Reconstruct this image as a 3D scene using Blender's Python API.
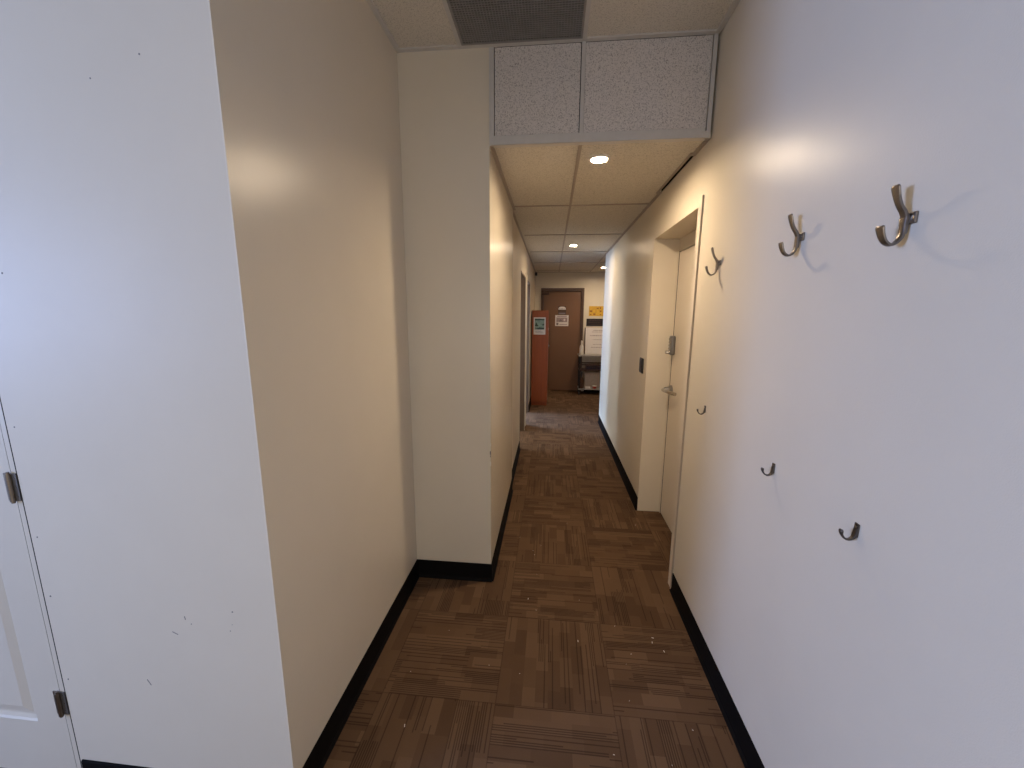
import bpy, bmesh, math, random
from mathutils import Vector, Matrix, Euler

for _o in list(bpy.data.objects):
    bpy.data.objects.remove(_o)
SC = bpy.context.scene
COL = SC.collection
R = math.radians

# ------------------------------------------------------------------ camera
cam_d = bpy.data.cameras.new('camera')
cam = bpy.data.objects.new('camera', cam_d)
COL.objects.link(cam)
cam_d.sensor_width = 36.0
cam_d.lens = 14.0099
cam_d.clip_start = 0.02
cam.matrix_world = (Matrix.Translation((0, 0, 1.641)) @ Matrix.Rotation(R(5.5528), 4, 'Z')
                    @ Matrix.Rotation(R(90 - 9.9524), 4, 'X') @ Matrix.Rotation(R(0.308), 4, 'Z'))
SC.camera = cam

# ------------------------------------------------------------------ view, world
SC.view_settings.view_transform = 'Standard'
SC.view_settings.look = 'None'
SC.view_settings.gamma = 1.0
SC.view_settings.use_curve_mapping = False
SC.view_settings.exposure = -0.5

world = bpy.data.worlds.new('sky')
SC.world = world
world.use_nodes = True
world.node_tree.nodes['Background'].inputs['Color'].default_value = (0.62, 0.74, 1.0, 1)
world.node_tree.nodes['Background'].inputs['Strength'].default_value = 0.6


def area_light(name, loc, aim, sx, sy, watts, color, spread=180):
    d = bpy.data.lights.new(name, 'AREA')
    d.shape = 'RECTANGLE'
    d.size = sx
    d.size_y = sy
    d.energy = watts
    d.color = color
    d.spread = R(spread)
    o = bpy.data.objects.new(name, d)
    COL.objects.link(o)
    o.location = loc
    o.rotation_euler = Vector(aim).to_track_quat('-Z', 'Z').to_euler()
    return o


# daylight through the glazed entrance on the left behind the camera
area_light('entrance_daylight', (-4.60, -0.97, 1.72), (1, 0, -0.12), 1.08, 1.30, 222, (0.349, 0.51, 1.0), 150)
# added warm fill from an invented opening in the wall behind the camera
area_light('rear_daylight', (-0.25, -1.80, 1.35), (0, 1, -0.3), 1.3, 1.5, 29, (1.0, 0.877, 0.69))
# daylight through the windows of the two side rooms down the hall
area_light('side_room_daylight', (-2.42, 5.14, 1.45), (1, 0, 0), 0.28, 1.4, 140, (0.80, 0.90, 1.0))
area_light('far_room_daylight', (-2.42, 6.82, 1.45), (1, 0, 0), 0.30, 1.4, 560, (0.42, 0.61, 1.0))
LAMP_COLOR = (1.0, 0.78, 0.545)
LAMP_STRENGTH = 1540.0

# ------------------------------------------------------------------ dimensions
XL, XC, XR = -0.8115, -0.339, 0.761
XF = -0.360   # left hall wall beyond its small step
YF, YE, YB = 0.996, 2.217, 8.6
ZL, ZH, ZT = 2.503, 2.953, 3.12
BH = 0.1147


# ------------------------------------------------------------------ materials
class NT:
    """tiny helper for shader graphs"""

    def __init__(self, name):
        self.m = bpy.data.materials.new(name)
        self.m.use_nodes = True
        self.t = self.m.node_tree
        self.b = self.t.nodes['Principled BSDF']

    def n(self, typ, **kw):
        x = self.t.nodes.new(typ)
        for k, v in kw.items():
            setattr(x, k, v)
        return x

    def link(self, a, b):
        self.t.links.new(a, b)

    def put(self, sock, v):
        if isinstance(v, bpy.types.NodeSocket):
            self.link(v, sock)
        else:
            sock.default_value = v

    def math(self, op, a, b=0.0, c=0.0):
        x = self.n('ShaderNodeMath', operation=op)
        self.put(x.inputs[0], a)
        self.put(x.inputs[1], b)
        self.put(x.inputs[2], c)
        return x.outputs[0]

    def vec(self, a, b, c=0.0):
        x = self.n('ShaderNodeCombineXYZ')
        self.put(x.inputs[0], a)
        self.put(x.inputs[1], b)
        self.put(x.inputs[2], c)
        return x.outputs[0]

    def white(self, v):
        x = self.n('ShaderNodeTexWhiteNoise', noise_dimensions='3D')
        self.link(v, x.inputs['Vector'])
        return x.outputs['Value']

    def pos(self):
        return self.n('ShaderNodeNewGeometry').outputs['Position']

    def noise(self, vec, scale, detail=2.0, rough=0.5):
        x = self.n('ShaderNodeTexNoise')
        self.link(vec, x.inputs['Vector'])
        x.inputs['Scale'].default_value = scale
        x.inputs['Detail'].default_value = detail
        x.inputs['Roughness'].default_value = rough
        return x.outputs['Fac']

    def ramp(self, fac, stops):
        x = self.n('ShaderNodeValToRGB')
        e = x.color_ramp.elements
        while len(e) < len(stops):
            e.new(0.5)
        for i, (p, c) in enumerate(stops):
            e[i].position = p
            e[i].color = (*c, 1)
        self.link(fac, x.inputs['Fac'])
        return x.outputs['Color']

    def mix(self, fac, a, b, blend='MIX'):
        x = self.n('ShaderNodeMix', data_type='RGBA', blend_type=blend)
        self.put(x.inputs[0], fac)
        for s, v in ((x.inputs[6], a), (x.inputs[7], b)):
            if isinstance(v, tuple):
                v = (*v, 1) if len(v) == 3 else v
            self.put(s, v)
        return x.outputs[2]

    def bump(self, h, strength, dist):
        x = self.n('ShaderNodeBump')
        x.inputs['Strength'].default_value = strength
        x.inputs['Distance'].default_value = dist
        self.link(h, x.inputs['Height'])
        self.link(x.outputs['Normal'], self.b.inputs['Normal'])

    def set(self, color=None, rough=0.5, metal=0.0, spec=0.5):
        if color is not None:
            if isinstance(color, tuple):
                color = (*color, 1)
            self.put(self.b.inputs['Base Color'], color)
        self.put(self.b.inputs['Roughness'], rough)
        self.b.inputs['Metallic'].default_value = metal
        self.b.inputs['Specular IOR Level'].default_value = spec
        return self


def simple(name, color, rough=0.5, metal=0.0, spec=0.5, vary=0.08, scale=30.0):
    k = NT(name)
    p = k.pos()
    f = k.noise(p, scale, 3)
    lo = tuple(c * (1 - vary) for c in color)
    hi = tuple(min(1, c * (1 + vary)) for c in color)
    k.set(k.ramp(f, [(0.3, lo), (0.7, hi)]), rough, metal, spec)
    return k.m


def paint(name, color, rough=0.33, bump=0.22, scale=170.0, spec=0.5):
    """rolled eggshell paint: orange-peel bump, faint smudges"""
    k = NT(name)
    p = k.pos()
    big = k.noise(p, 2.2, 4, 0.6)
    lo = tuple(c * 0.965 for c in color)
    col = k.ramp(big, [(0.3, lo), (0.65, color)])
    rg = k.math('MULTIPLY_ADD', k.noise(p, 6, 2), 0.03, rough - 0.015)
    k.set(col, rg, 0, spec)
    h = k.noise(p, scale, 2, 0.55)
    k.bump(h, bump, 0.0012)
    return k.m


def carpet():
    k = NT('carpet_tile')
    s = k.n('ShaderNodeSeparateXYZ')
    p = k.pos()
    k.link(p, s.inputs[0])
    M = k.math
    u = M('DIVIDE', M('ADD', s.outputs[0], 0.203), 0.5)
    v = M('DIVIDE', M('ADD', s.outputs[1], -1.43), 0.5)
    iu, iv = M('FLOOR', u), M('FLOOR', v)
    fu, fv = M('FRACT', M('ADD', u, 100.0)), M('FRACT', M('ADD', v, 100.0))
    par = M('FLOORED_MODULO', M('ADD', iu, iv), 2.0)
    inv = M('SUBTRACT', 1.0, par)
    ac = M('ADD', M('MULTIPLY', fv, par), M('MULTIPLY', fu, inv))
    al = M('ADD', M('MULTIPLY', fu, par), M('MULTIPLY', fv, inv))
    tid = M('ADD', M('MULTIPLY', iu, 7.31), M('MULTIPLY', iv, 3.17))
    tr = k.white(k.vec(iu, iv, 4.0))
    # tonal blocks: bands across the tile broken into lengths
    band = M('FLOOR', M('MULTIPLY', ac, 9.0))
    boff = k.white(k.vec(band, tid, 1.0))
    seg = M('FLOOR', M('MULTIPLY_ADD', al, 3.2, M('MULTIPLY', boff, 3.0)))
    blk = k.white(k.vec(band, seg, tid))
    # thin dark lines, some lone and some in dense groups
    st = M('MULTIPLY', ac, 54.0)
    si = M('FLOOR', st)
    sf = M('FRACT', st)
    soff = k.white(k.vec(si, tid, 9.0))
    sseg = M('FLOOR', M('MULTIPLY_ADD', al, 1.1, M('MULTIPLY', soff, 2.0)))
    sr = k.white(k.vec(si, sseg, tid))
    dense = M('GREATER_THAN', k.white(k.vec(M('FLOOR', M('MULTIPLY', ac, 6.0)), M('FLOOR', M('MULTIPLY_ADD', al, 1.6, tr)), tid)), 0.72)
    thr = M('SUBTRACT', 0.80, M('MULTIPLY', dense, 0.52))
    line = M('MULTIPLY', M('GREATER_THAN', sr, thr), M('LESS_THAN', sf, 0.55))
    fib = k.noise(p, 420, 2, 0.6)
    wear = k.noise(p, 3.0, 4, 0.6)
    val = M('ADD', M('MULTIPLY', blk, 0.50), M('MULTIPLY', tr, 0.12))
    val = M('ADD', val, M('MULTIPLY', M('SUBTRACT', fib, 0.5), 0.55))
    val = M('ADD', val, M('MULTIPLY', M('SUBTRACT', wear, 0.5), 0.35))
    val = M('ADD', val, 0.16)
    col = k.ramp(val, [(0.0, (0.072, 0.040, 0.022)), (0.45, (0.116, 0.067, 0.037)), (1.0, (0.176, 0.106, 0.061))])
    col = k.mix(M('MULTIPLY', line, 0.52), col, (0.020, 0.012, 0.008))
    seam = M('GREATER_THAN', M('MAXIMUM', M('ABSOLUTE', M('SUBTRACT', fu, 0.5)), M('ABSOLUTE', M('SUBTRACT', fv, 0.5))), 0.4955)
    col = k.mix(M('MULTIPLY', seam, 0.35), col, (0.02, 0.012, 0.008))
    k.set(col, 0.95, 0, 0.12)
    h = M('SUBTRACT', fib, M('MULTIPLY', line, 0.6))
    k.bump(h, 0.5, 0.003)
    return k.m


def acoustic(name, color, dark, sa=120, sb=42, t0=0.36, t1=0.42):
    k = NT(name)
    p = k.pos()
    a = k.noise(p, sa, 3, 0.65)
    b = k.noise(p, sb, 2, 0.5)
    pit = k.ramp(k.math('MULTIPLY_ADD', b, 0.25, k.math('MULTIPLY', a, 0.75)), [(t0, dark), (t1, color), (1.0, color)])
    k.set(pit, 0.95, 0, 0.1)
    k.bump(a, 0.6, 0.003)
    return k.m


def wood(name, a, b):
    k = NT(name)
    mp = k.n('ShaderNodeMapping')
    k.link(k.pos(), mp.inputs[0])
    mp.inputs['Scale'].default_value = (30, 30, 1.6)
    f = k.noise(mp.outputs[0], 1.0, 4, 0.6)
    k.set(k.ramp(f, [(0.3, a), (0.7, b)]), 0.42)
    return k.m


def brushed(name, color, rough=0.3):
    k = NT(name)
    mp = k.n('ShaderNodeMapping')
    k.link(k.pos(), mp.inputs[0])
    mp.inputs['Scale'].default_value = (900, 900, 60)
    f = k.noise(mp.outputs[0], 1.0, 2)
    k.set(k.ramp(f, [(0.3, tuple(c * .8 for c in color)), (0.7, color)]), rough, 1.0)
    return k.m


M_WALL = paint('cream_eggshell_paint', (0.70, 0.625, 0.50), rough=0.24, bump=0.30, scale=300, spec=0.4)
M_WALLR = paint('cream_eggshell_paint_right', (0.70, 0.625, 0.50), rough=0.32, bump=0.30, scale=300, spec=0.12)
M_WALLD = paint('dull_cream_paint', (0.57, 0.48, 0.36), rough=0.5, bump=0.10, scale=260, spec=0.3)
M_FRONT = paint('flat_cream_paint', (0.62, 0.554, 0.443), rough=0.5, bump=0.15, spec=0.16)
M_WHITE = paint('white_eggshell_paint', (0.70, 0.69, 0.68), rough=0.36)
M_DOORW = paint('white_door_paint', (0.60, 0.536, 0.43), rough=0.42, bump=0.08, spec=0.3)
M_DOORC = paint('cream_door_paint', (0.68, 0.60, 0.49), rough=0.4, bump=0.06)
M_STRIP = paint('worn_trim_paint', (0.46, 0.38, 0.29), rough=0.45, bump=0.05)  # brown tone standing for the shadow line of the door groove
M_CARPET = carpet()
M_TILE = acoustic('acoustic_tile', (0.68, 0.63, 0.54), (0.43, 0.39, 0.33), 170, 90, 0.36, 0.50)
M_TILEW = acoustic('white_fissured_tile', (0.66, 0.61, 0.565), (0.30, 0.275, 0.255), 190, 90, 0.37, 0.50)
M_TEEH = simple('aged_hall_grid', (0.40, 0.34, 0.28), 0.55, 0, 0.3, 0.03)  # hall grid, darker than the high ceiling grid
M_TEE = simple('painted_ceiling_grid', (0.56, 0.53, 0.49), 0.45, 0, 0.5, 0.03)
M_BASE = simple('black_rubber_base', (0.0035, 0.003, 0.003), 0.7, 0, 0.12, 0.2)
M_BLACK = simple('black_plastic', (0.012, 0.011, 0.012), 0.4)
M_SCUFF = simple('grey_scuff', (0.16, 0.15, 0.15), 0.8)
M_VOID = simple('dark_cavity', (0.012, 0.010, 0.009), 0.9, 0, 0.1)  # black that stands in for shade inside gaps and cavities
M_GRILLE = simple('grey_eggcrate_metal', (0.27, 0.25, 0.23), 0.5, 0.0)
M_NICKEL = brushed('brushed_nickel', (0.27, 0.24, 0.215), 0.34)
M_PEWTER = brushed('dark_pewter', (0.15, 0.135, 0.125), 0.36)
M_CHROME = brushed('satin_chrome', (0.62, 0.60, 0.57), 0.22)
M_BRONZE = brushed('aged_hinge_metal', (0.30, 0.25, 0.20), 0.4)
M_STEEL = simple('grey_lock_case', (0.22, 0.21, 0.205), 0.35, 0.7)
M_BROWND = paint('brown_door_paint', (0.17, 0.082, 0.040), rough=0.42, bump=0.05)
M_BROWNF = paint('dark_brown_frame_paint', (0.075, 0.036, 0.022), rough=0.4, bump=0.04)
M_TAUPE = paint('taupe_frame_paint', (0.12, 0.072, 0.042), rough=0.45, bump=0.05)
M_WOOD = wood('orange_wood_veneer', (0.23, 0.046, 0.006), (0.28, 0.059, 0.008))
M_PAPER = simple('white_paper', (0.70, 0.66, 0.64), 0.8, 0, 0.2, 0.02)
M_INK = simple('grey_ink', (0.20, 0.17, 0.18), 0.8)
M_MAUVE = simple('mauve_ink', (0.33, 0.26, 0.27), 0.8)
M_GREEN = simple('green_photo_ink', (0.22, 0.32, 0.27), 0.6, vary=0.3)
M_DGREEN = simple('dark_green_ink', (0.02, 0.045, 0.038), 0.6, vary=0.2)
M_YELLOW = simple('yellow_sheet', (0.62, 0.36, 0.03), 0.6, vary=0.15)
M_OCHRE = simple('ochre_ink', (0.30, 0.12, 0.015), 0.6)
M_BSIGN = simple('black_sign_face', (0.015, 0.009, 0.010), 0.5)
M_RED = simple('red_plastic', (0.50, 0.08, 0.05), 0.4)
M_PLASTIC = simple('white_plastic', (0.72, 0.68, 0.62), 0.35, 0, 0.5, 0.02)
M_BOX = simple('pale_cardboard', (0.46, 0.38, 0.31), 0.8)
M_NAVY = simple('navy_cloth', (0.035, 0.035, 0.07), 0.9)
M_SHELF = simple('galvanised_shelf', (0.42, 0.39, 0.36), 0.4, 0.6)
M_FRINGE = simple('pale_lint', (0.62, 0.56, 0.48), 0.9)


def lens_material(name, strength):
    k = NT(name)
    k.set((1, 1, 1), 0.5)
    k.b.inputs['Emission Color'].default_value = (*LAMP_COLOR, 1)
    k.b.inputs['Emission Strength'].default_value = strength
    return k.m


M_LENS = lens_material('lamp_lens', LAMP_STRENGTH)
M_LENS_WEAK = lens_material('weaker_lamp_lens', LAMP_STRENGTH * 0.68)


# ------------------------------------------------------------------ mesh helpers
def B():
    return bmesh.new()


def box(bm, x0, x1, y0, y1, z0, z1, mi=0):
    vs = [bm.verts.new((x, y, z)) for x in (x0, x1) for y in (y0, y1) for z in (z0, z1)]
    for q in ((0, 1, 3, 2), (4, 6, 7, 5), (0, 4, 5, 1), (2, 3, 7, 6), (0, 2, 6, 4), (1, 5, 7, 3)):
        f = bm.faces.new([vs[i] for i in q])
        f.material_index = mi
    return vs


def bev(bm, w, seg=2):
    bmesh.ops.bevel(bm, geom=list(bm.edges), offset=w, segments=seg, profile=0.5, affect='EDGES')
    return bm


def bbox(x0, x1, y0, y1, z0, z1, w=0.003, seg=2):
    bm = B()
    box(bm, x0, x1, y0, y1, z0, z1)
    return bev(bm, w, seg)


def disc(bm, c, r, axis, depth, seg=24, r2=None, mi=0):
    """cylinder of given depth from point c along axis vector"""
    a = Vector(axis).normalized()
    q = a.to_track_quat('Z', 'Y').to_matrix().to_4x4()
    m = Matrix.Translation(Vector(c) + a * depth / 2) @ q
    res = bmesh.ops.create_cone(bm, cap_ends=True, segments=seg, radius1=r, radius2=r if r2 is None else r2, depth=depth, matrix=m)
    for v in res['verts']:
        for f in v.link_faces:
            f.material_index = mi


def lathe(bm, c, prof, axis=(0, 0, 1), seg=28, mi=0):
    """closed profile of (r, h) around the axis through c"""
    a = Vector(axis).normalized()
    q = a.to_track_quat('Z', 'Y').to_matrix()
    rings = []
    for r, h in prof:
        if r <= 1e-6:
            rings.append([bm.verts.new(Vector(c) + q @ Vector((0, 0, h)))])
        else:
            rings.append([bm.verts.new(Vector(c) + q @ Vector((r * math.cos(2 * math.pi * i / seg), r * math.sin(2 * math.pi * i / seg), h))) for i in range(seg)])
    for ra, rb in zip(rings, rings[1:]):
        for i in range(seg):
            j = (i + 1) % seg
            if len(ra) == 1 and len(rb) == 1:
                continue
            if len(ra) == 1:
                f = bm.faces.new([ra[0], rb[i], rb[j]])
            elif len(rb) == 1:
                f = bm.faces.new([ra[i], ra[j], rb[0]])
            else:
                f = bm.faces.new([ra[i], ra[j], rb[j], rb[i]])
            f.material_index = mi


def catmull(P, n):
    out = []
    m = len(P)
    for i in range(m - 1):
        p0, p1, p2, p3 = P[max(i - 1, 0)], P[i], P[i + 1], P[min(i + 2, m - 1)]
        for k in range(n):
            t = k / n
            out.append(tuple(0.5 * (2 * b + (c - a) * t + (2 * a - 5 * b + 4 * c - d) * t * t + (-a + 3 * b - 3 * c + d) * t ** 3)
                             for a, b, c, d in zip(p0, p1, p2, p3)))
    out.append(tuple(P[-1]))
    return out


def ribbon(bm, pts, n=5, seg=12, power=0.6):
    """sweep in the xz plane; pts = (x, z, width along y, thickness); rounded flat section"""
    C = catmull(pts, n)
    rings = []
    for i, (x, z, w, t) in enumerate(C):
        a, b = C[max(i - 1, 0)], C[min(i + 1, len(C) - 1)]
        d = Vector((b[0] - a[0], 0, b[1] - a[1])).normalized()
        nrm = Vector((-d.z, 0, d.x))
        ring = []
        for k in range(seg):
            th = 2 * math.pi * k / seg
            cc, ss = math.cos(th), math.sin(th)
            cw = math.copysign(abs(cc) ** power, cc) * w / 2
            ct = math.copysign(abs(ss) ** power, ss) * t / 2
            ring.append(bm.verts.new(Vector((x, 0, z)) + Vector((0, cw, 0)) + nrm * ct))
        rings.append(ring)
    for a, b in zip(rings, rings[1:]):
        for k in range(seg):
            j = (k + 1) % seg
            bm.faces.new([a[k], a[j], b[j], b[k]])
    bm.faces.new(rings[0][::-1])
    bm.faces.new(rings[-1])


def tube(bm, P, r, seg=10):
    P = [Vector(p) for p in P]
    rings = []
    for i, p in enumerate(P):
        d = (P[min(i + 1, len(P) - 1)] - P[max(i - 1, 0)]).normalized()
        u = d.orthogonal().normalized() if i == 0 else (u - d * u.dot(d)).normalized()
        w = d.cross(u)
        rings.append([bm.verts.new(p + (u * math.cos(2 * math.pi * k / seg) + w * math.sin(2 * math.pi * k / seg)) * r) for k in range(seg)])
    for a, b in zip(rings, rings[1:]):
        for k in range(seg):
            j = (k + 1) % seg
            bm.faces.new([a[k], a[j], b[j], b[k]])
    bm.faces.new(rings[0][::-1])
    bm.faces.new(rings[-1])


def obj(name, bm, mats, parent=None, smooth=False):
    bmesh.ops.recalc_face_normals(bm, faces=bm.faces)
    me = bpy.data.meshes.new(name)
    bm.to_mesh(me)
    bm.free()
    if not isinstance(mats, (list, tuple)):
        mats = [mats]
    for m in mats:
        me.materials.append(m)
    if smooth:
        me.shade_smooth()
        try:
            me.set_sharp_from_angle(angle=R(38))
        except Exception:
            pass
    o = bpy.data.objects.new(name, me)
    COL.objects.link(o)
    if parent is not None:
        o.parent = parent
    return o


def struct(name, bm, mats, smooth=False):
    o = obj(name, bm, mats, None, smooth)
    o['kind'] = 'structure'
    return o


def sempty(name, loc):
    o = bpy.data.objects.new(name, None)
    COL.objects.link(o)
    o.location = loc
    o['kind'] = 'structure'
    return o


def thing(name, label, cat, loc, group=None):
    o = bpy.data.objects.new(name, None)
    COL.objects.link(o)
    o.location = loc
    return tag(o, label, cat, group)


def tag(o, label, cat, group=None):
    o['label'] = label
    o['category'] = cat
    if group:
        o['group'] = group
    return o


def dup(root, loc, label):
    r = root.copy()
    COL.objects.link(r)
    r.location = loc
    r['label'] = label
    for ch in list(root.children):
        c = ch.copy()
        COL.objects.link(c)
        c.parent = r
        for g in ch.children:
            d = g.copy()
            COL.objects.link(d)
            d.parent = c
    return r


# ------------------------------------------------------------------ floor
bm = B()
box(bm, -4.75, 2.45, -1.95, YB + 0.1, -0.08, 0.0)
struct('floor', bm, M_CARPET)

# ------------------------------------------------------------------ walls
DY0, DY1, DZ = 2.312, 3.245, 2.203          # recessed door opening in the right wall
bm = B()
box(bm, XR, XR + 0.30, -1.8, DY0, 0, ZT)
box(bm, XR, XR + 0.30, DY0, DY1, DZ, ZT)
box(bm, XR, XR + 0.30, DY1, 3.6, 0, ZT)
box(bm, XR, XR + 0.16, 3.6, 6.10, 0, ZT)
struct('wall_right', bm, M_WALLR)

# front-facing white wall with the closet door, and its return (the left wall)
CX0, CX1, CZ = -2.455, -1.6095, 2.155
bm = B()
box(bm, CX1, XL - 0.1, YF, YF + 0.12, 0, ZT)
box(bm, -4.60, CX0, YF, YF + 0.12, 0, ZT)
box(bm, CX0, CX1, YF, YF + 0.12, CZ, ZT)
box(bm, XL - 0.1, XL - 0.004, YF, YF + 0.02, 0, ZT)
for x, z, r in ((-1.588, 0.945, 0.0022), (-1.587, 0.738, 0.0028), (-1.588, 0.426, 0.0025), (-1.584, 1.302, 0.0022),
                (-0.956, 0.735, 0.0026), (-0.971, 0.667, 0.0016), (-0.962, 0.69, 0.0012), (-1.151, 2.211, 0.002), (-1.009, 2.257, 0.0022), (-1.516, 1.745, 0.0025), (-1.101, 0.68, 0.0018)):
    disc(bm, (x, YF + 0.002, z), r, (0, -1, 0), 0.0026, 10, mi=1)
for x, z, l, r in ((-1.162, 0.642, 0.010, 25), (-1.285, 0.447, 0.012, 60), (-1.12, 0.70, 0.006, 80)):
    vs = box(bm, -l, l, -0.0006, 0.001, -0.0011, 0.0011, 1)
    bmesh.ops.transform(bm, matrix=Matrix.Translation((x, YF, z)) @ Matrix.Rotation(R(r), 4, 'Y'), verts=vs)
struct('wall_front', bm, [M_FRONT, M_SCUFF])

bm = B()
box(bm, XL - 0.1, XL, YF + 0.02, YE, 0, ZT)
bmesh.ops.recalc_face_normals(bm, faces=bm.faces)
box(bm, XL - 0.004, XL, YF, YF + 0.02, 0, ZT)
struct('wall_left', bm, M_WALL)

bm = B()
box(bm, XL - 0.1, XC, YE, YE + 0.12, 0, ZT)
# chipped paint on the outer corner
for z, w, h, mi in ((0.835, 0.005, 0.011, 1), (0.815, 0.003, 0.006, 1), (0.768, 0.005, 0.012, 2), (0.885, 0.0025, 0.010, 2)):
    box(bm, XC - w, XC + 0.0006, YE - 0.0006, YE + w, z - h, z + h, mi)
struct('wall_recess', bm, [M_WALL, M_SCUFF, M_PLASTIC])

OPEN = ((4.69, 5.50), (5.80, 6.58))
OZ = 2.13
bm = B()
JY = 3.52
box(bm, XC - 0.12, XC, YE + 0.12, JY, 0, ZT)
struct('wall_hall', bm, M_WALL)
bm = B()
ys = [JY, OPEN[0][0], OPEN[0][1], OPEN[1][0], OPEN[1][1], YB]
for i in range(0, 6, 2):
    box(bm, XC - 0.12, XF, ys[i], ys[i + 1], 0, ZT)
for a, b in OPEN:
    box(bm, XC - 0.12, XF, a, b, OZ, ZT)
struct('wall_hall_far', bm, M_WALLD)

# end wall with the brown door opening
EX0, EX1, EZ = -0.229, 0.665, 2.18
bm = B()
box(bm, XC - 0.12, EX0, YB, YB + 0.14, 0, ZT)
box(bm, EX1, 2.35, YB, YB + 0.14, 0, ZT)
box(bm, EX0, EX1, YB, YB + 0.14, EZ, ZT)
struct('wall_end', bm, M_WALL)

# alcove to the right at the far end
bm = B()
box(bm, XR + 0.16, 2.35, 5.98, 6.10, 0, ZT)
box(bm, 2.23, 2.35, 6.10, YB, 0, ZT)
struct('wall_alcove', bm, M_WALL)

# entrance side, behind and to the left of the camera
WY0, WY1, WZ0, WZ1 = -1.53, -0.41, 1.04, 2.40
bm = B()
box(bm, -4.72, -4.60, -1.8, WY0, 0, ZT)
box(bm, -4.72, -4.60, WY1, YF + 0.12, 0, ZT)
box(bm, -4.72, -4.60, WY0, WY1, 0, WZ0)
box(bm, -4.72, -4.60, WY0, WY1, WZ1, ZT)
struct('wall_entrance', bm, M_WALL)
RX0, RX1, RZ0, RZ1 = -0.93, 0.43, 0.57, 2.13
bm = B()
box(bm, -4.72, RX0, -1.92, -1.8, 0, ZT)
box(bm, RX1, XR + 0.3, -1.92, -1.8, 0, ZT)
box(bm, RX0, RX1, -1.92, -1.8, 0, RZ0)
box(bm, RX0, RX1, -1.92, -1.8, RZ1, ZT)
struct('wall_back', bm, M_WALL)
bm = B()
for a, b, c, d in ((RX0, RX1, RZ0, RZ0 + 0.03), (RX0, RX1, RZ1 - 0.03, RZ1), (RX0, RX0 + 0.03, RZ0 + 0.03, RZ1 - 0.03), (RX1 - 0.03, RX1, RZ0 + 0.03, RZ1 - 0.03)):
    box(bm, a, b, -1.90, -1.83, c, d)
struct('window_2', bm, M_DOORW)  # frame of the added rear opening that holds the fill light
bm = B()
for a, b, c, d in ((WY0, WY1, WZ0, WZ0 + 0.04), (WY0, WY1, WZ1 - 0.04, WZ1), (WY0, WY0 + 0.04, WZ0 + 0.04, WZ1 - 0.04), (WY1 - 0.04, WY1, WZ0 + 0.04, WZ1 - 0.04)):
    box(bm, -4.70, -4.64, a, b, c, d)
struct('window_1', bm, M_DOORW)

# side rooms behind the two left-hand doorways
bm = B()
for yy in (4.30, 5.59, 7.05):
    box(bm, -2.5, XC - 0.12, yy, yy + 0.1, 0, ZL + 0.05)
for a, b, wa, wb in ((4.4, 5.59, 4.97, 5.31), (5.69, 7.05, 6.64, 7.00)):
    box(bm, -2.52, -2.42, a, wa, 0, ZL)
    box(bm, -2.52, -2.42, wb, b, 0, ZL)
    box(bm, -2.52, -2.42, wa, wb, 0, 0.72)
    box(bm, -2.52, -2.42, wa, wb, 2.18, ZL)
struct('wall_side_rooms', bm, M_WHITE)
bm = B()
box(bm, -2.52, XC - 0.12, 4.30, 7.15, ZL, ZL + 0.05)
struct('ceiling_side_rooms', bm, M_TILE)
bm = B()
box(bm, -2.52, -2.75, 4.30, 7.15, -0.08, 0.0)
bm.free()

# ------------------------------------------------------------------ ceilings
bm = B()
box(bm, -4.72, XR + 0.02, -1.92, YE + 0.01, ZH, ZH + 0.03)
struct('ceiling', bm, M_TILE)

GY0, GY1 = 2.444, 3.121                       # stretch where the wall angle is missing
bm = B()
box(bm, XC - 0.03, XR - 0.022, YE + 0.012, YB, ZL, ZL + 0.02)
box(bm, XR - 0.022, XR, YE + 0.012, GY0, ZL, ZL + 0.02)
box(bm, XR - 0.022, XR, GY1, YB, ZL, ZL + 0.02)
box(bm, XR, 2.23, 6.10, YB, ZL, ZL + 0.02)
struct('ceiling_hall', bm, M_TILE)
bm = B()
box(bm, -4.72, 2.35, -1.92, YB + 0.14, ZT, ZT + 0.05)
box(bm, XR - 0.003, XR, GY0 - 0.02, GY1 + 0.02, ZL + 0.001, ZT)  # black strip and plate paint the shade inside the ceiling gap
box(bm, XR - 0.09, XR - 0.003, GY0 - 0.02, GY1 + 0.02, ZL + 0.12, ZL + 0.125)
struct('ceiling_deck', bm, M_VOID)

# vertical bulkhead where the ceiling drops
bm = B()
box(bm, XC + 0.0275, 0.1145, YE + 0.003, YE + 0.016, ZL + 0.041, ZH - 0.0085)
box(bm, 0.1385, XR - 0.0305, YE + 0.003, YE + 0.016, ZL + 0.041, ZH - 0.0085)
struct('wall_bulkhead', bm, M_TILEW)

# ceiling grid tees
TW = 0.009
bm = B()
box(bm, -0.4825 - TW, -0.4825 + TW, -1.8, YE - 0.02, ZH - 0.007, ZH)
box(bm, 0.128 - TW, 0.128 + TW, -1.8, YE - 0.02, ZH - 0.007, ZH)
for y in (1.585, 0.975, -0.245, -1.465):
    box(bm, -4.6, XR - 0.02, y - TW, y + TW, ZH - 0.0075, ZH)
for x in (-1.09, -1.70, -2.31, -2.92, -3.53, -4.14):
    box(bm, x - TW, x + TW, -1.8, YF, ZH - 0.007, ZH)
box(bm, XL, XL + 0.022, YF, YE, ZH - 0.008, ZH)
box(bm, XL + 0.022, XR - 0.007, YE - 0.024, YE, ZH - 0.008, ZH)
box(bm, XR - 0.024, XR, -1.8, YE - 0.024, ZH - 0.008, ZH)
struct('trim_1', bm, M_TEE)

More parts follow.
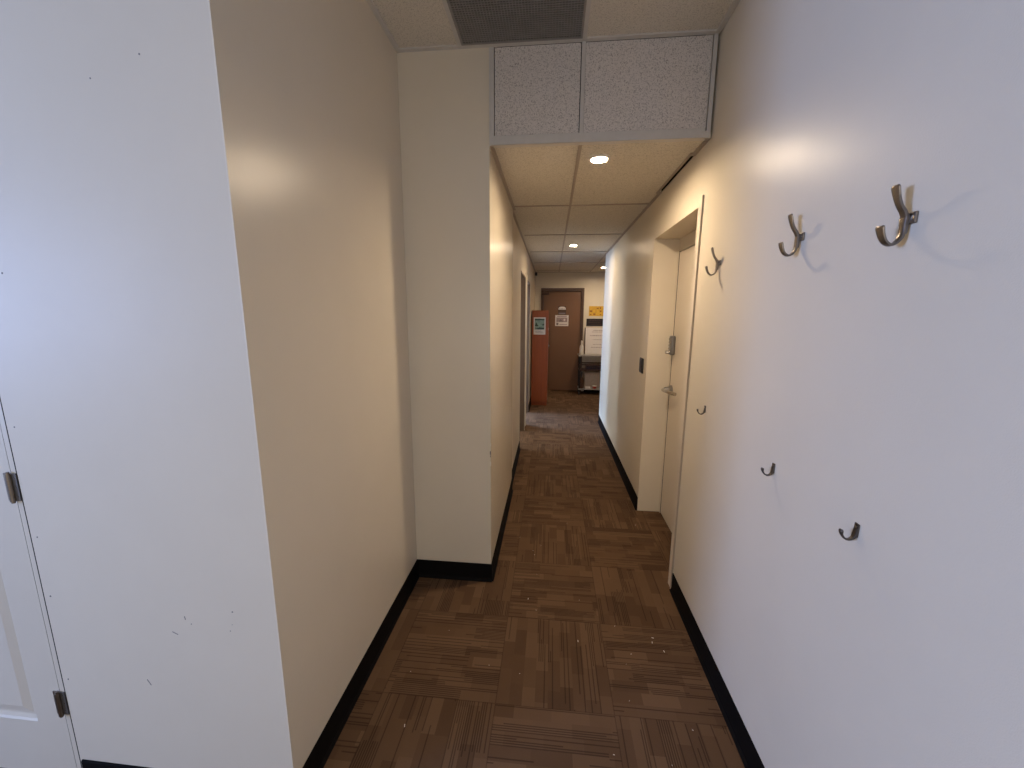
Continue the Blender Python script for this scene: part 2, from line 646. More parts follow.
bm = B()
box(bm, 0.128 - TW, 0.128 + TW, YE + 0.02, YB, ZL - 0.006, ZL)
for k in range(1, 6):
    y = YE + 1.2 * k
    box(bm, XC + 0.02, XR - 0.02, y - TW, y + TW, ZL - 0.0065, ZL)
box(bm, XC, XC + 0.02, YE + 0.01, JY, ZL - 0.007, ZL)
box(bm, XF, XF + 0.02, JY, YB, ZL - 0.007, ZL)
box(bm, XR - 0.022, XR, YE + 0.01, GY0, ZL - 0.007, ZL)
box(bm, XR - 0.022, XR, GY1, 6.10, ZL - 0.007, ZL)
box(bm, XR - 0.036, XR - 0.022, GY0 - 0.03, GY1 + 0.02, ZL - 0.006, ZL)
box(bm, XC + 0.02, 2.23, YB - 0.02, YB, ZL - 0.007, ZL)
box(bm, XR - TW, XR + TW, 6.10, YB, ZL - 0.006, ZL)
box(bm, XR + 0.02, 2.23, 7.0 - TW, 7.0 + TW, ZL - 0.0065, ZL)
struct('trim_2', bm, M_TEEH)

bm = B()
box(bm, XC, XC + 0.008, YE - 0.006, YE, ZL - 0.008, ZH - 0.008)
box(bm, XC + 0.008, XC + 0.024, YE - 0.003, YE + 0.004, ZL, ZH - 0.008)
box(bm, 0.118, 0.137, YE - 0.004, YE + 0.004, ZL + 0.03, ZH - 0.008)
box(bm, XR - 0.028, XR - 0.009, YE - 0.004, YE + 0.004, ZL, ZH - 0.008)
box(bm, XC + 0.008, XR - 0.009, YE - 0.006, YE + 0.002, ZL - 0.006, ZL + 0.024)
box(bm, XC + 0.024, XR - 0.034, YE - 0.003, YE + 0.002, ZL + 0.024, ZL + 0.038)
box(bm, XC + 0.008, XR - 0.009, YE - 0.006, YE + 0.03, ZL - 0.007, ZL - 0.005)
struct('trim_3', bm, M_TEE)


# ------------------------------------------------------------------ cove base
def cove(name, x0, y0, x1, y1, nx, ny, h=BH):
    """rubber base strip along a segment, n pointing into the room, with a small toe"""
    bm = B()
    prof = ((0, 0), (0.016, 0), (0.0155, 0.003), (0.008, 0.012), (0.0055, 0.022), (0.0055, h - 0.004), (0.004, h), (0, h))
    ends = []
    for x, y in ((x0, y0), (x1, y1)):
        ends.append([bm.verts.new((x + nx * d, y + ny * d, z)) for d, z in prof])
    n = len(prof)
    for i in range(n):
        j = (i + 1) % n
        bm.faces.new([ends[0][i], ends[0][j], ends[1][j], ends[1][i]])
    bm.faces.new(ends[0])
    bm.faces.new(ends[1][::-1])
    return struct(name, bm, M_BASE)


cove('baseboard_left', XL, YF, XL, YE, 1, 0)
cove('baseboard_recess', XL, YE, XC + 0.006, YE, 0, -1)
cove('baseboard_hall', XC, YE - 0.006, XC, JY, 1, 0)
cove('baseboard_hall_far', XF, JY, XF, 4.68, 1, 0)
cove('baseboard_hall_end', XF, 6.60, XF, YB, 1, 0)
cove('baseboard_right', XR, -1.8, XR, 2.245, -1, 0)
cove('baseboard_right_far', XR, DY1 + 0.004, XR, 6.10, -1, 0)
cove('baseboard_front', -1.6, YF, XL, YF, 0, -1, 0.098)
cove('baseboard_end', EX1 + 0.06, YB, 2.23, YB, 0, -1)

# ------------------------------------------------------------------ door_1: recessed cream door on the right
DX = 0.941
d1 = sempty('door_1', (DX, (DY0 + DY1) / 2, 0))


def child(name, bm, mats, root, smooth=False):
    bm.transform(Matrix.Translation(-Vector(root.location)))
    return obj(name, bm, mats, root, smooth)


child('slab', bbox(DX + 0.004, DX + 0.05, DY0 + 0.004, DY1 - 0.027, 0.008, 2.106, 0.002), M_DOORC, d1)
bm = B()
box(bm, DX + 0.008, DX + 0.10, DY0, DY1, 2.112, DZ)
box(bm, DX + 0.0, DX + 0.10, DY1 - 0.021, DY1, 0, 2.112)
child('door_frame', bm, M_DOORC, d1)
bm = B()
box(bm, DX + 0.055, DX + 0.115, DY0, DY1, 0, DZ)
box(bm, DX + 0.003, DX + 0.055, DY1 - 0.0275, DY1 - 0.0205, 0, 2.112)  # black strip flush in the slab gap paints its shade
child('door_stop', bm, M_VOID, d1)
# keypad lock with thumb turn
lk = child('keypad_lock', bbox(DX - 0.032, DX + 0.004, 3.145, 3.212, 1.335, 1.485, 0.014, 4), M_STEEL, d1, True)
bm = B()
for r in range(4):
    for c in range(2):
        disc(bm, (DX - 0.032, 3.164 + c * 0.028, 1.385 + r * 0.024), 0.007, (-1, 0, 0), 0.004, 12)
lk2 = child('button', bm, M_CHROME, d1, True)
lk2.parent = lk
bm = B()
lathe(bm, (DX - 0.03, 3.182, 1.356), [(0, 0.03), (0.010, 0.03), (0.013, 0.024), (0.013, 0.006), (0.017, 0.0), (0, 0)], (-1, 0, 0))
t2 = child('knob', bm, M_CHROME, d1, True)
t2.parent = lk
# lever handle
hd = B()
lathe(hd, (DX + 0.004, 3.172, 1.062), [(0, 0.058), (0.016, 0.057), (0.021, 0.050), (0.024, 0.024), (0.036, 0.014), (0.038, 0.0), (0, 0)], (-1, 0, 0))
hd = child('handle', hd, M_STEEL, d1, True)
bm = B()
P = catmull([(DX - 0.010, 3.172, 1.062), (DX - 0.050, 3.172, 1.062), (DX - 0.064, 3.155, 1.064), (DX - 0.060, 3.10, 1.066), (DX - 0.044, 3.03, 1.066), (DX - 0.022, 2.985, 1.064)], 6)
tube(bm, P, 0.0135, 12)
lv = child('lever', bm, M_CHROME, d1, True)
lv.parent = hd

# frame strip on the near side of that door; raised bead paints the groove's shade
bm = B()
box(bm, XR - 0.005, XR, 2.264, DY0, 0, DZ)
struct('trim_4', bm, M_DOORC)
bm = bbox(XR - 0.009, XR, 2.250, 2.259, 0, 2.245, 0.002)
struct('trim_5', bm, M_STRIP)

# ------------------------------------------------------------------ door_2: brown door in the end wall
d2 = sempty('door_2', ((EX0 + EX1) / 2, YB, 0))
bm = B()
for a, b, z0, z1 in ((EX0, EX0 + 0.052, 0, EZ), (EX1 - 0.052, EX1, 0, EZ), (EX0 + 0.052, EX1 - 0.052, EZ - 0.06, EZ)):
    box(bm, a, b, YB - 0.028, YB + 0.13, z0, z1)
child('door_frame', bm, M_BROWNF, d2)
child('slab', bbox(EX0 + 0.055, EX1 - 0.055, YB + 0.015, YB + 0.06, 0.01, EZ - 0.064, 0.003), M_BROWND, d2)
bm = B()
box(bm, EX0 + 0.04, EX1 - 0.04, YB + 0.075, YB + 0.12, 0, EZ - 0.02)
child('door_stop', bm, M_VOID, d2)
bm = B()
lathe(bm, (-0.066, YB + 0.016, 1.335), [(0, 0.022), (0.018, 0.022), (0.026, 0.012), (0.028, 0), (0, 0)], (0, -1, 0))
child('deadbolt', bm, M_CHROME, d2, True)
bm = B()
lathe(bm, (-0.066, YB + 0.016, 0.975), [(0, 0.07), (0.016, 0.068), (0.027, 0.054), (0.024, 0.038), (0.011, 0.03), (0.011, 0.012), (0.03, 0.008), (0.032, 0), (0, 0)], (0, -1, 0))
child('handle', bm, M_CHROME, d2, True)
child('door_closer', bbox(-0.20, -0.06, YB - 0.035, YB + 0.017, 2.045, 2.10, 0.006), M_BROWNF, d2)


# ------------------------------------------------------------------ door_3: white moulded closet door at the left
def panel_face(bm, x0, x1, z0, z1, y, panels):
    """front face (normal -y) with sunk, raised-field panels"""
    xs = sorted({x0, x1} | {p[0] for p in panels} | {p[1] for p in panels})
    zs = sorted({z0, z1} | {p[2] for p in panels} | {p[3] for p in panels})
    for xa, xb in zip(xs, xs[1:]):
        for za, zb in zip(zs, zs[1:]):
            if any(p[0] <= xa and xb <= p[1] and p[2] <= za and zb <= p[3] for p in panels):
                continue
            bm.faces.new([bm.verts.new(v) for v in ((xa, y, za), (xb, y, za), (xb, y, zb), (xa, y, zb))])
    for p in panels:
        rings = []
        for ins, d in ((0, 0), (0.004, 0.006), (0.016, 0.010), (0.024, 0.010), (0.052, 0.003)):
            rings.append([bm.verts.new(v) for v in ((p[0] + ins, y + d, p[2] + ins), (p[1] - ins, y + d, p[2] + ins),
                                                    (p[1] - ins, y + d, p[3] - ins), (p[0] + ins, y + d, p[3] - ins))])
        for a, b in zip(rings, rings[1:]):
            for k in range(4):
                j = (k + 1) % 4
                bm.faces.new([a[k], a[j], b[j], b[k]])
        bm.faces.new(rings[-1])


d3 = sempty('door_3', (-2.04, YF, 0))
SX0, SX1, SZ0, SZ1 = -2.434, -1.6342, 0.012, 2.13
bm = B()
panel_face(bm, SX0, SX1, SZ0, SZ1, YF + 0.0012, [(SX0 + 0.113, SX1 - 0.113, 0.236, 0.93), (SX0 + 0.113, SX1 - 0.113, 1.08, 2.0)])
ya, yb = YF + 0.0012, YF + 0.037
for q in (((SX0, ya, SZ0), (SX0, ya, SZ1), (SX0, yb, SZ1), (SX0, yb, SZ0)), ((SX1, ya, SZ0), (SX1, ya, SZ1), (SX1, yb, SZ1), (SX1, yb, SZ0)),
          ((SX0, ya, SZ0), (SX1, ya, SZ0), (SX1, yb, SZ0), (SX0, yb, SZ0)), ((SX0, ya, SZ1), (SX1, ya, SZ1), (SX1, yb, SZ1), (SX0, yb, SZ1)),
          ((SX0, yb, SZ0), (SX1, yb, SZ0), (SX1, yb, SZ1), (SX0, yb, SZ1))):
    bm.faces.new([bm.verts.new(v) for v in q])
bmesh.ops.remove_doubles(bm, verts=bm.verts, dist=1e-5)
child('slab', bm, M_DOORW, d3)
bm = B()
box(bm, -1.6315, -1.6145, YF + 0.0006, YF + 0.12, 0, CZ - 0.003)
box(bm, CX0 + 0.003, CX0 + 0.018, YF - 0.001, YF + 0.12, 0, CZ - 0.003)
box(bm, CX0 + 0.018, -1.6315, YF - 0.001, YF + 0.12, CZ - 0.022, CZ - 0.003)
child('door_frame', bm, M_DOORW, d3)
bm = B()
box(bm, CX0, CX1, YF + 0.05, YF + 0.11, 0, CZ)
box(bm, -1.6145, CX1, YF + 0.0008, YF + 0.05, 0, CZ)  # black strips in both seams paint the shade of the gaps
box(bm, SX1 + 0.0005, -1.6315, YF + 0.0016, YF + 0.05, 0, CZ - 0.02)
child('door_stop', bm, M_VOID, d3)
for z in (0.328, 1.110, 1.93):
    bm = B()
    for k in range(5):
        disc(bm, (-1.6345, YF - 0.0065, z - 0.0445 + k * 0.018), 0.0068, (0, 0, 1), 0.0168, 14)
    disc(bm, (-1.6345, YF - 0.0065, z - 0.050), 0.0045, (0, 0, 1), 0.10, 12)
    box(bm, -1.6565, -1.6345, YF - 0.0025, YF + 0.001, z - 0.0445, z + 0.0445)
    h = child('hinge', bm, M_BRONZE, d3, True)
    bm = B()
    box(bm, -1.634, -1.6135, YF - 0.0025, YF + 0.0025, z - 0.0445, z + 0.0445)
    for dz in (-0.03, 0.0, 0.03):
        disc(bm, (-1.622, YF - 0.0023, z + dz), 0.0035, (0, -1, 0), 0.001, 10)
    h2 = child('hinge_leaf', bm, M_STEEL, d3, False)
    h2.parent = h

# ------------------------------------------------------------------ door_4, door_5: brown frames of the left doorways
for i, (a, b) in enumerate(OPEN):
    d = sempty('door_%d' % (4 + i), (XC - 0.06, (a + b) / 2, 0))
    bm = B()
    box(bm, XC - 0.125, XF + 0.003, a, a + 0.02, 0, OZ)
    box(bm, XC - 0.125, XF + 0.003, b - 0.02, b, 0, OZ)
    box(bm, XC - 0.125, XF + 0.003, a + 0.02, b - 0.02, OZ - 0.02, OZ)
    child('door_frame', bm, M_TAUPE, d)
bm = B()
box(bm, XF, XF + 0.008, OPEN[0][1] - 0.005, OPEN[0][1] + 0.055, 0, OZ + 0.05)
box(bm, XF, XF + 0.008, OPEN[1][0] - 0.055, OPEN[1][0] + 0.005, 0, OZ + 0.05)
struct('trim_6', bm, M_WALL)

# ------------------------------------------------------------------ ceiling vent
vx0, vx1, vy0, vy1 = -0.4725, 0.1185, 1.598, 2.192
vent = thing('ceiling_vent', 'square grey eggcrate air return grille in the high ceiling at the top edge', 'vent', ((vx0 + vx1) / 2, (vy0 + vy1) / 2, ZH - 0.003))
bm = B()
fw = 0.010
for q in ((vx0, vx1, vy0, vy0 + fw), (vx0, vx1, vy1 - fw, vy1), (vx0, vx0 + fw, vy0 + fw, vy1 - fw), (vx1 - fw, vx1, vy0 + fw, vy1 - fw)):
    box(bm, *q, ZH - 0.008, ZH - 0.0005)
child('frame', bm, M_GRILLE, vent)
bm = B()
n = 43
for i in range(1, n):
    x = vx0 + fw + (vx1 - vx0 - 2 * fw) * i / n
    box(bm, x - 0.0009, x + 0.0009, vy0 + fw, vy1 - fw, ZH - 0.0062, ZH - 0.001)
    y = vy0 + fw + (vy1 - vy0 - 2 * fw) * i / n
    box(bm, vx0 + fw, vx1 - fw, y - 0.0015, y + 0.0015, ZH - 0.0066, ZH - 0.0012)
child('grille', bm, M_GRILLE, vent)
bm = B()
box(bm, vx0 + 0.002, vx1 - 0.002, vy0 + 0.002, vy1 - 0.002, ZH - 0.0012, ZH - 0.0002)
child('backing', bm, M_VOID, vent)

# ------------------------------------------------------------------ recessed lamps
def ceiling_light(loc, lens_m, label):
    t = thing('ceiling_light', label, 'ceiling light', loc, 'recessed lamps along the hall ceiling')
    bm = B()
    lathe(bm, (0, 0, 0), [(0.043, 0.0), (0.060, 0.0), (0.061, -0.003), (0.057, -0.008), (0.050, -0.0105), (0.0455, -0.0105), (0.043, -0.008), (0.043, 0.0)], seg=40)
    obj('trim_ring', bm, M_PLASTIC, t, True)
    bm = B()
    lathe(bm, (0, 0, 0), [(0, -0.0005), (0.0425, -0.0005), (0.0425, -0.0015), (0.030, -0.0025), (0, -0.003)], seg=40)
    obj('lens', bm, lens_m, t, True)


ceiling_light((0.246, 2.451, ZL), M_LENS, 'round recessed ceiling lamp nearest the camera, just past the tiled bulkhead')
ceiling_light((0.252, 5.313, ZL), M_LENS_WEAK, 'round recessed ceiling lamp midway down the hall, second from the bulkhead')
ceiling_light((0.928, 7.744, ZL), M_LENS, 'round recessed ceiling lamp at the far right, peeking past the end of the right wall')

# ------------------------------------------------------------------ coat hooks (upper row)
hook = thing('coat_hook', 'brushed metal double coat hook, largest and highest at the right, nearest the camera', 'coat hook', (XR, 0.983, 1.846), 'double coat hooks on the right wall')
obj('mounting_plate', bbox(-0.006, 0, -0.021, 0.021, -0.011, 0.013, 0.002), M_NICKEL, hook)
bm = B()
ribbon(bm, [(-0.0075, -0.030, 0.012, 0.007), (-0.0085, -0.010, 0.016, 0.010), (-0.0095, 0.002, 0.0165, 0.010), (-0.0155, 0.015, 0.016, 0.009),
            (-0.0245, 0.028, 0.016, 0.0078), (-0.0310, 0.042, 0.0175, 0.007), (-0.0352, 0.055, 0.0205, 0.0065), (-0.0380, 0.0655, 0.0215, 0.006), (-0.0388, 0.0695, 0.0165, 0.0035)])
obj('upper_prong', bm, M_NICKEL, hook, True)
bm = B()
ribbon(bm, [(-0.0105, 0.010, 0.014, 0.008), (-0.0105, -0.010, 0.0165, 0.0095), (-0.0115, -0.030, 0.016, 0.0085), (-0.0185, -0.045, 0.0155, 0.007), (-0.031, -0.0525, 0.0155, 0.0065),
            (-0.044, -0.046, 0.017, 0.0065), (-0.0525, -0.031, 0.020, 0.0065), (-0.0565, -0.017, 0.023, 0.0065), (-0.0575, -0.013, 0.019, 0.004)])
obj('lower_prong', bm, M_NICKEL, hook, True)
for s in (-1, 1):
    bm = B()
    disc(bm, (-0.0055, s * 0.0145, 0.001), 0.0042, (-1, 0, 0), 0.0018, 14)
    obj('screw', bm, M_CHROME, hook, True)
dup(hook, (XR, 1.372, 1.878), 'brushed metal double coat hook in the middle of the upper row of three')
dup(hook, (XR, 1.981, 1.876), 'brushed metal double coat hook beside the cream door frame, smallest of the upper row')

# ------------------------------------------------------------------ small hooks (lower row)
jh = thing('wall_hook', 'small dark J-shaped wall hook nearest the camera, lowest of the lower row', 'wall hook', (XR, 0.984, 1.118), 'small J hooks on the right wall')
bm = bbox(-0.004, 0, -0.0075, 0.0075, -0.014, 0.021, 0.0018)
obj('back_plate', bm, M_PEWTER, jh)
bm = B()
ribbon(bm, [(-0.003, 0.008, 0.013, 0.005), (-0.0045, -0.008, 0.014, 0.0055), (-0.0085, -0.0175, 0.012, 0.005), (-0.017, -0.0225, 0.009, 0.005), (-0.027, -0.0195, 0.0085, 0.005),
            (-0.0345, -0.010, 0.009, 0.0055), (-0.0365, -0.001, 0.0115, 0.008), (-0.0362, 0.003, 0.009, 0.005)])
obj('arm', bm, M_PEWTER, jh, True)
bm = B()
disc(bm, (-0.0038, 0, 0.013), 0.0038, (-1, 0, 0), 0.0016, 14)
obj('screw', bm, M_CHROME, jh, True)
dup(jh, (XR, 1.362, 1.128), 'small dark J-shaped wall hook in the middle of the lower row of three')
dup(jh, (XR, 1.990, 1.183), 'small dark J-shaped wall hook beside the cream door frame, farthest of the lower row')

# ------------------------------------------------------------------ black plate beyond the recessed door
sw = thing('wall_plate', 'narrow black plate on the wall just past the recessed cream door', 'wall plate', (XR, 3.39, 1.225))
obj('body', bbox(-0.014, 0, -0.052, 0.052, -0.062, 0.062, 0.005, 3), M_BLACK, sw, True)
obj('face', bbox(-0.017, -0.013, -0.040, 0.040, -0.050, 0.050, 0.0015), M_BSIGN, sw)
bm = B()
disc(bm, (-0.0165, 0, 0.04), 0.004, (-1, 0, 0), 0.002, 12)
obj('indicator', bm, M_STEEL, sw)

# ------------------------------------------------------------------ far end: cabinet and its poster
cy0, cy1, cx0, cx1, cz = 7.10, 7.60, -0.342, -0.052, 1.708
cab = thing('storage_cabinet', 'tall narrow orange-brown wooden cabinet against the left wall at the hall end', 'cabinet', ((cx0 + cx1) / 2, (cy0 + cy1) / 2, 0))
child('body', bbox(cx0, cx1, cy0 + 0.020, cy1, 0.06, cz, 0.002), M_WOOD, cab)
child('door', bbox(cx0 + 0.002, cx1 - 0.002, cy0, cy0 + 0.019, 0.065, cz - 0.004, 0.002), M_WOOD, cab)
child('plinth', bbox(cx0 + 0.005, cx1 - 0.005, cy0 + 0.03, cy1, 0, 0.06, 0.002), M_WOOD, cab)

px0, px1, pz0, pz1 = -0.312, -0.104, 1.288, 1.586
pos = thing('poster', 'white-bordered green picture poster on the front of the orange cabinet', 'poster', ((px0 + px1) / 2, cy0, (pz0 + pz1) / 2))
child('sheet', bbox(px0, px1, cy0 - 0.004, cy0 - 0.0002, pz0, pz1, 0.0008, 1), M_PAPER, pos)
bm = B()
y0, y1 = cy0 - 0.0048, cy0 - 0.0041
box(bm, px0 + 0.018, px1 - 0.018, y0, y1, pz0 + 0.085, pz1 - 0.02, 0)
yy0, yy1 = y0 - 0.0006, y0 - 0.0001
box(bm, px0 + 0.018, px1 - 0.018, yy0, yy1, pz1 - 0.05, pz1 - 0.028, 1)


def poly(bm, pts, y0, y1, mi):
    a = [bm.verts.new((x, y0, z)) for x, z in pts]
    b = [bm.verts.new((x, y1, z)) for x, z in pts]
    n = len(pts)
    fs = [bm.faces.new(a), bm.faces.new(b[::-1])]
    for i in range(n):
        fs.append(bm.faces.new([a[i], a[(i + 1) % n], b[(i + 1) % n], b[i]]))
    for f in fs:
        f.material_index = mi


poly(bm, [(px0 + 0.022, pz0 + 0.15), (px0 + 0.05, pz0 + 0.215), (px0 + 0.065, pz0 + 0.17), (px0 + 0.09, pz0 + 0.155), (px0 + 0.06, pz0 + 0.14)], yy0, yy1, 1)
poly(bm, [(px0 + 0.03, pz0 + 0.10), (px0 + 0.10, pz0 + 0.125), (px1 - 0.022, pz0 + 0.115), (px1 - 0.022, pz0 + 0.095), (px0 + 0.09, pz0 + 0.088)], yy0, yy1, 1)
poly(bm, [(px1 - 0.07, pz0 + 0.17), (px1 - 0.025, pz0 + 0.19), (px1 - 0.022, pz0 + 0.165), (px1 - 0.05, pz0 + 0.155)], yy0, yy1, 1)
for k in range(3):
    box(bm, px0 + 0.03, px1 - (0.03 + 0.02 * k), y0, y1, pz0 + 0.026 + k * 0.016, pz0 + 0.032 + k * 0.016, 2)
child('print', bm, [M_GREEN, M_DGREEN, M_INK], pos)

# ------------------------------------------------------------------ notices on the end door
SY = YB + 0.015
sg = thing('door_sign', 'small white sign with dark lettering, upper of the two on the brown door', 'sign', (0.215, SY, 1.72))
obj('plate', bbox(-0.085, 0.085, -0.006, -0.0003, -0.085, 0.085, 0.002), M_BROWNF, sg)
bm = B()
poly(bm, [(-0.078, 0.02), (0.078, 0.02), (0.07, 0.062), (0.035, 0.080), (-0.035, 0.080), (-0.07, 0.058)], -0.0075, -0.0058, 0)
box(bm, -0.07, 0.07, -0.0072, -0.0058, -0.075, -0.045, 1)
for k in range(4):
    box(bm, -0.055 + k * 0.03, -0.04 + k * 0.03, -0.0082, -0.0073, 0.03, 0.048, 1)
obj('lettering', bm, [M_PAPER, M_INK], sg)

nt = thing('paper_notice', 'landscape white paper notice with a grey picture, lower on the brown door', 'notice', (0.216, SY, 1.51))
obj('sheet', bbox(-0.14, 0.14, -0.0022, -0.0003, -0.114, 0.114, 0.0004, 1), M_PAPER, nt)
bm = B()
box(bm, -0.115, 0.115, -0.0032, -0.0021, -0.03, 0.065, 0)
box(bm, -0.115, -0.07, -0.0032, -0.0021, -0.095, -0.045, 1)
box(bm, -0.05, 0.115, -0.0032, -0.0021, -0.088, -0.074, 0)
box(bm, -0.10, 0.10, -0.0032, -0.0021, 0.080, 0.098, 0)
poly(bm, [(-0.06, -0.02), (-0.03, 0.03), (0.01, 0.0), (0.03, -0.022)], -0.0038, -0.0031, 1)
poly(bm, [(0.03, 0.01), (0.05, 0.045), (0.08, 0.02), (0.06, -0.01)], -0.0038, -0.0031, 2)
obj('print', bm, [M_MAUVE, M_INK, M_PAPER], nt)

# ------------------------------------------------------------------ signs on the end wall
yw = thing('yellow_sign', 'yellow sheet with dark patches, topmost on the wall right of the brown door', 'sign', (0.925, YB, 1.711))
obj('sheet', bbox(-0.15, 0.15, -0.004, -0.0003, -0.102, 0.102, 0.001, 1), M_YELLOW, yw)
bm = B()
rnd = random.Random(4)
for r in range(3):
    for c in range(4):
        if rnd.random() < 0.75:
            x = -0.125 + c * 0.066 + rnd.uniform(-.008, .008)
            z = -0.082 + r * 0.062
            box(bm, x, x + rnd.uniform(.022, .05), -0.005, -0.0041, z, z + rnd.uniform(.016, .04))
obj('print', bm, M_OCHRE, yw)

bs = thing('black_sign', 'wide black sign with faint lettering on the wall below the yellow sheet', 'sign', (0.905, YB, 1.478))
obj('panel', bbox(-0.175, 0.175, -0.012, -0.0003, -0.077, 0.077, 0.002), M_BSIGN, bs)
bm = B()
for z, x0, x1 in ((0.040, -0.11, 0.12), (0.0, -0.13, 0.10), (-0.040, -0.08, 0.13)):
    x = x0
    while x < x1:
        w = rnd.uniform(.012, .035)
        box(bm, x, x + w, -0.0132, -0.0119, z - 0.007, z + 0.007)
        x += w + 0.010
obj('lettering', bm, M_BROWNF, bs)

# ------------------------------------------------------------------ cart with things on it
ux0, ux1, uy0, uy1, uz = 0.585, 1.20, 8.20, 8.555, 0.822
cart = thing('utility_cart', 'grey metal utility cart with open shelves against the end wall', 'cart', ((ux0 + ux1) / 2, (uy0 + uy1) / 2, 0))
child('top_shelf', bbox(ux0 - 0.02, ux1 + 0.02, uy0 - 0.015, uy1 + 0.015, uz - 0.024, uz, 0.004), M_SHELF, cart)
bm = B()
box(bm, ux0, ux1, uy0, uy1, 0.505, 0.520)
for a, b, c, d in ((ux0, ux1, uy0, uy0 + 0.008), (ux0, ux1, uy1 - 0.008, uy1), (ux0, ux0 + 0.008, uy0, uy1), (ux1 - 0.008, ux1, uy0, uy1)):
    box(bm, a, b, c, d, 0.615, 0.640)
for k in range(22):
    x = ux0 + 0.012 + k * (ux1 - ux0 - 0.03) / 21
    box(bm, x, x + 0.005, uy0 + 0.001, uy0 + 0.006, 0.52, 0.615)
    box(bm, x, x + 0.005, uy1 - 0.006, uy1 - 0.001, 0.52, 0.615)
child('middle_shelf', bm, M_BROWNF, cart)
bm = bbox(ux0 - 0.005, ux1 + 0.005, uy0 - 0.005, uy1 + 0.005, 0.105, 0.130, 0.003)
child('bottom_shelf', bm, M_SHELF, cart)
for x in (ux0 + 0.012, ux1 - 0.012):
    for y in (uy0 + 0.012, uy1 - 0.012):
        bm = B()
        disc(bm, (x, y, 0.075), 0.012, (0, 0, 1), uz - 0.03 - 0.075, 14)
        child('leg', bm, M_BLACK, cart, True)
        bm = B()
        disc(bm, (x - 0.011, y, 0.036), 0.036, (1, 0, 0), 0.022, 20)
        box(bm, x - 0.016, x + 0.016, y - 0.010, y + 0.010, 0.050, 0.08)
        child('caster', bm, M_BLACK, cart, True)

wb = thing('white_board', 'white board with faint handwriting leaning on the wall on top of the cart', 'board', (0.95, 8.50, uz))
tilt = Matrix.Rotation(R(-6), 4, 'X')
bm = bbox(-0.235, 0.235, -0.006, 0.006, 0.012, 0.538, 0.001)
bm.transform(tilt)
obj('sheet', bm, M_PAPER, wb)
for q, nm, mt in (((-0.252, -0.235, -0.012, 0.010, 0.0, 0.55), 'side_rail', M_BROWNF), ((0.235, 0.252, -0.012, 0.010, 0.0, 0.55), 'side_rail', M_BROWNF),
                  ((-0.235, 0.235, -0.010, 0.008, 0.0, 0.012), 'end_rail', M_PLASTIC), ((-0.235, 0.235, -0.010, 0.008, 0.538, 0.55), 'end_rail', M_PLASTIC)):
    bm = B()
    box(bm, *q)
    bm.transform(tilt)
    obj(nm, bm, mt, wb)
bm = B()
for z, x0, x1, h in ((0.49, -0.07, 0.16, .016), (0.46, -0.10, 0.12, .010), (0.385, -0.14, 0.17, .018), (0.30, -0.08, 0.14, .010), (0.20, -0.07, 0.10, .010), (0.14, -0.11, 0.16, .012)):
    x = x0
    while x < x1:
        w = rnd.uniform(.015, .045)
        box(bm, x, x + w, -0.0075, -0.0058, z - h / 2, z + h / 2)
        x += w + 0.014
bm.transform(tilt)
obj('handwriting', bm, M_MAUVE, wb)


def bottle(name, label, x, y, z, body_m, cap_m, prof, trigger=True, s=1.0):
    b = thing(name, label, 'bottle', (x, y, z))
    bm = B()
    lathe(bm, (0, 0, 0), [(r * s, h * s) for r, h in prof], seg=20)
    obj('body', bm, body_m, b, True)
    hz = prof[-1][1] * s
    bm = B()
    lathe(bm, (0, 0, hz - 0.002), [(0, 0), (0.014 * s, 0), (0.014 * s, 0.022 * s), (0.009 * s, 0.026 * s), (0, 0.026 * s)], seg=16)
    if trigger:
        box(bm, -0.012 * s, 0.012 * s, -0.055 * s, 0.025 * s, hz + 0.022 * s, hz + 0.052 * s)
        box(bm, -0.006 * s, 0.006 * s, -0.040 * s, -0.028 * s, hz - 0.025 * s, hz + 0.024 * s)
    obj('spray_head' if trigger else 'cap', bm, cap_m, b, True)
    return b


BP = [(0, 0), (0.034, 0), (0.037, 0.006), (0.037, 0.12), (0.033, 0.15), (0.016, 0.18), (0.012, 0.20)]
bottle('spray_bottle', 'slim white spray bottle standing on the cart beside the white board', 0.628, 8.33, uz, M_PLASTIC, M_PLASTIC, BP, True, 1.15)
bottle('spray_bottle', 'dark spray bottle on the bottom shelf of the cart', 0.640, 8.27, 0.130, M_BROWNF, M_BLACK, BP, True, 1.35)
bx = thing('storage_box', 'pale cardboard box on the bottom shelf of the cart', 'box', (0.865, 8.42, 0.130))
obj('carton', bbox(-0.155, 0.155, -0.09, 0.09, 0, 0.300, 0.003), M_BOX, bx)
obj('lid', bbox(-0.159, 0.159, -0.094, 0.094, 0.300, 0.336, 0.003), M_BOX, bx)
rt = thing('plastic_tub', 'small red tub in front of the pale box on the cart', 'tub', (0.915, 8.25, 0.130))
bm = B()
lathe(bm, (0, 0, 0), [(0, 0), (0.036, 0), (0.044, 0.048), (0, 0.048)], seg=20)
obj('tub', bm, M_RED, rt, True)
bm = B()
lathe(bm, (0, 0, 0.0485), [(0, 0), (0.047, 0), (0.047, 0.009), (0, 0.010)], seg=20)
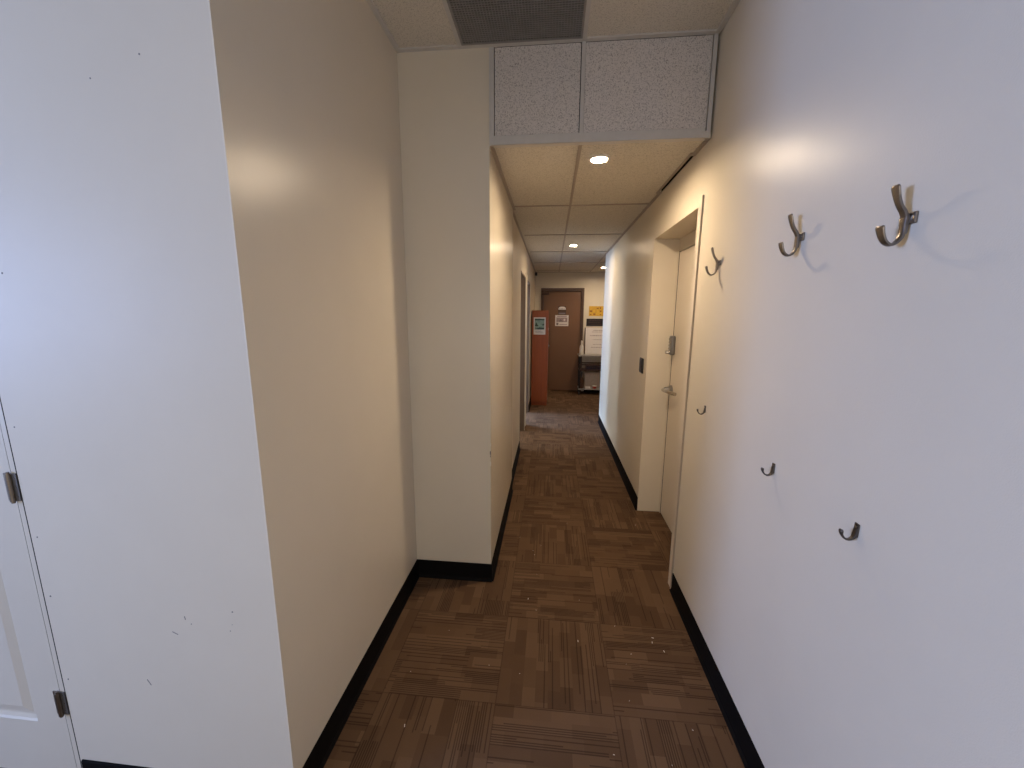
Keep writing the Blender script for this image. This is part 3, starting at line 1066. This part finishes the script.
obj('lid', bm, M_PLASTIC, rt, True)
ct = bbox(-0.05, 0.05, -0.035, 0.035, 0, 0.034, 0.008, 3)
ct = obj('folded_cloth', ct, M_PAPER, None, True)
ct.location = (0.775, 8.255, 0.130)
tag(ct, 'small pale folded cloth on the cart bottom shelf left of the red tub', 'cloth')
nv = bbox(-0.17, 0.17, -0.11, 0.11, 0, 0.060, 0.018, 3)
nv = obj('folded_garment', nv, M_NAVY, None, True)
nv.location = (0.90, 8.38, 0.520)
tag(nv, 'dark navy folded cloth on the middle shelf of the cart', 'cloth')

# ------------------------------------------------------------------ little black sensor in the ceiling corner
sn = thing('motion_sensor', 'tiny black sensor high in the far left ceiling corner', 'sensor', (XF, 8.50, 2.46))
obj('body', bbox(0.0, 0.045, -0.03, 0.03, -0.035, 0.03, 0.008, 3), M_BLACK, sn, True)
bm = B()
disc(bm, (0.02, -0.029, -0.005), 0.012, (0, -1, 0), 0.006, 14, 0.006)
obj('lens', bm, M_BSIGN, sn, True)

# ------------------------------------------------------------------ lint on the carpet
bm = B()
rnd = random.Random(11)
spots = [(0.545, 1.83), (0.59, 1.78), (0.555, 1.86), (-0.10, 2.08), (0.17, 1.80), (-0.555, 1.30), (0.48, 1.26), (0.60, 1.40), (0.37, 1.50), (-0.50, 1.80)]
for k in range(26):
    if k < len(spots):
        x, y = spots[k]
    else:
        x, y = rnd.uniform(-0.7, 0.7), rnd.uniform(1.2, 3.0)
        if y > 2.15:
            x = rnd.uniform(-0.2, 0.7)
    big = 1.0 if k < 6 else rnd.uniform(.3, .55)
    a = rnd.uniform(0, 3.14)
    L, W = 0.0055 * big, 0.0016 * big
    vs = box(bm, -L, L, -W, W, 0.0, 0.0016)
    bmesh.ops.transform(bm, matrix=Matrix.Translation((x, y, 0.0)) @ Matrix.Rotation(a, 4, 'Z'), verts=vs)
lint = obj('carpet_lint', bm, M_FRINGE)
tag(lint, 'scattered pale lint and crumbs on the brown carpet', 'lint')
lint['kind'] = 'stuff'
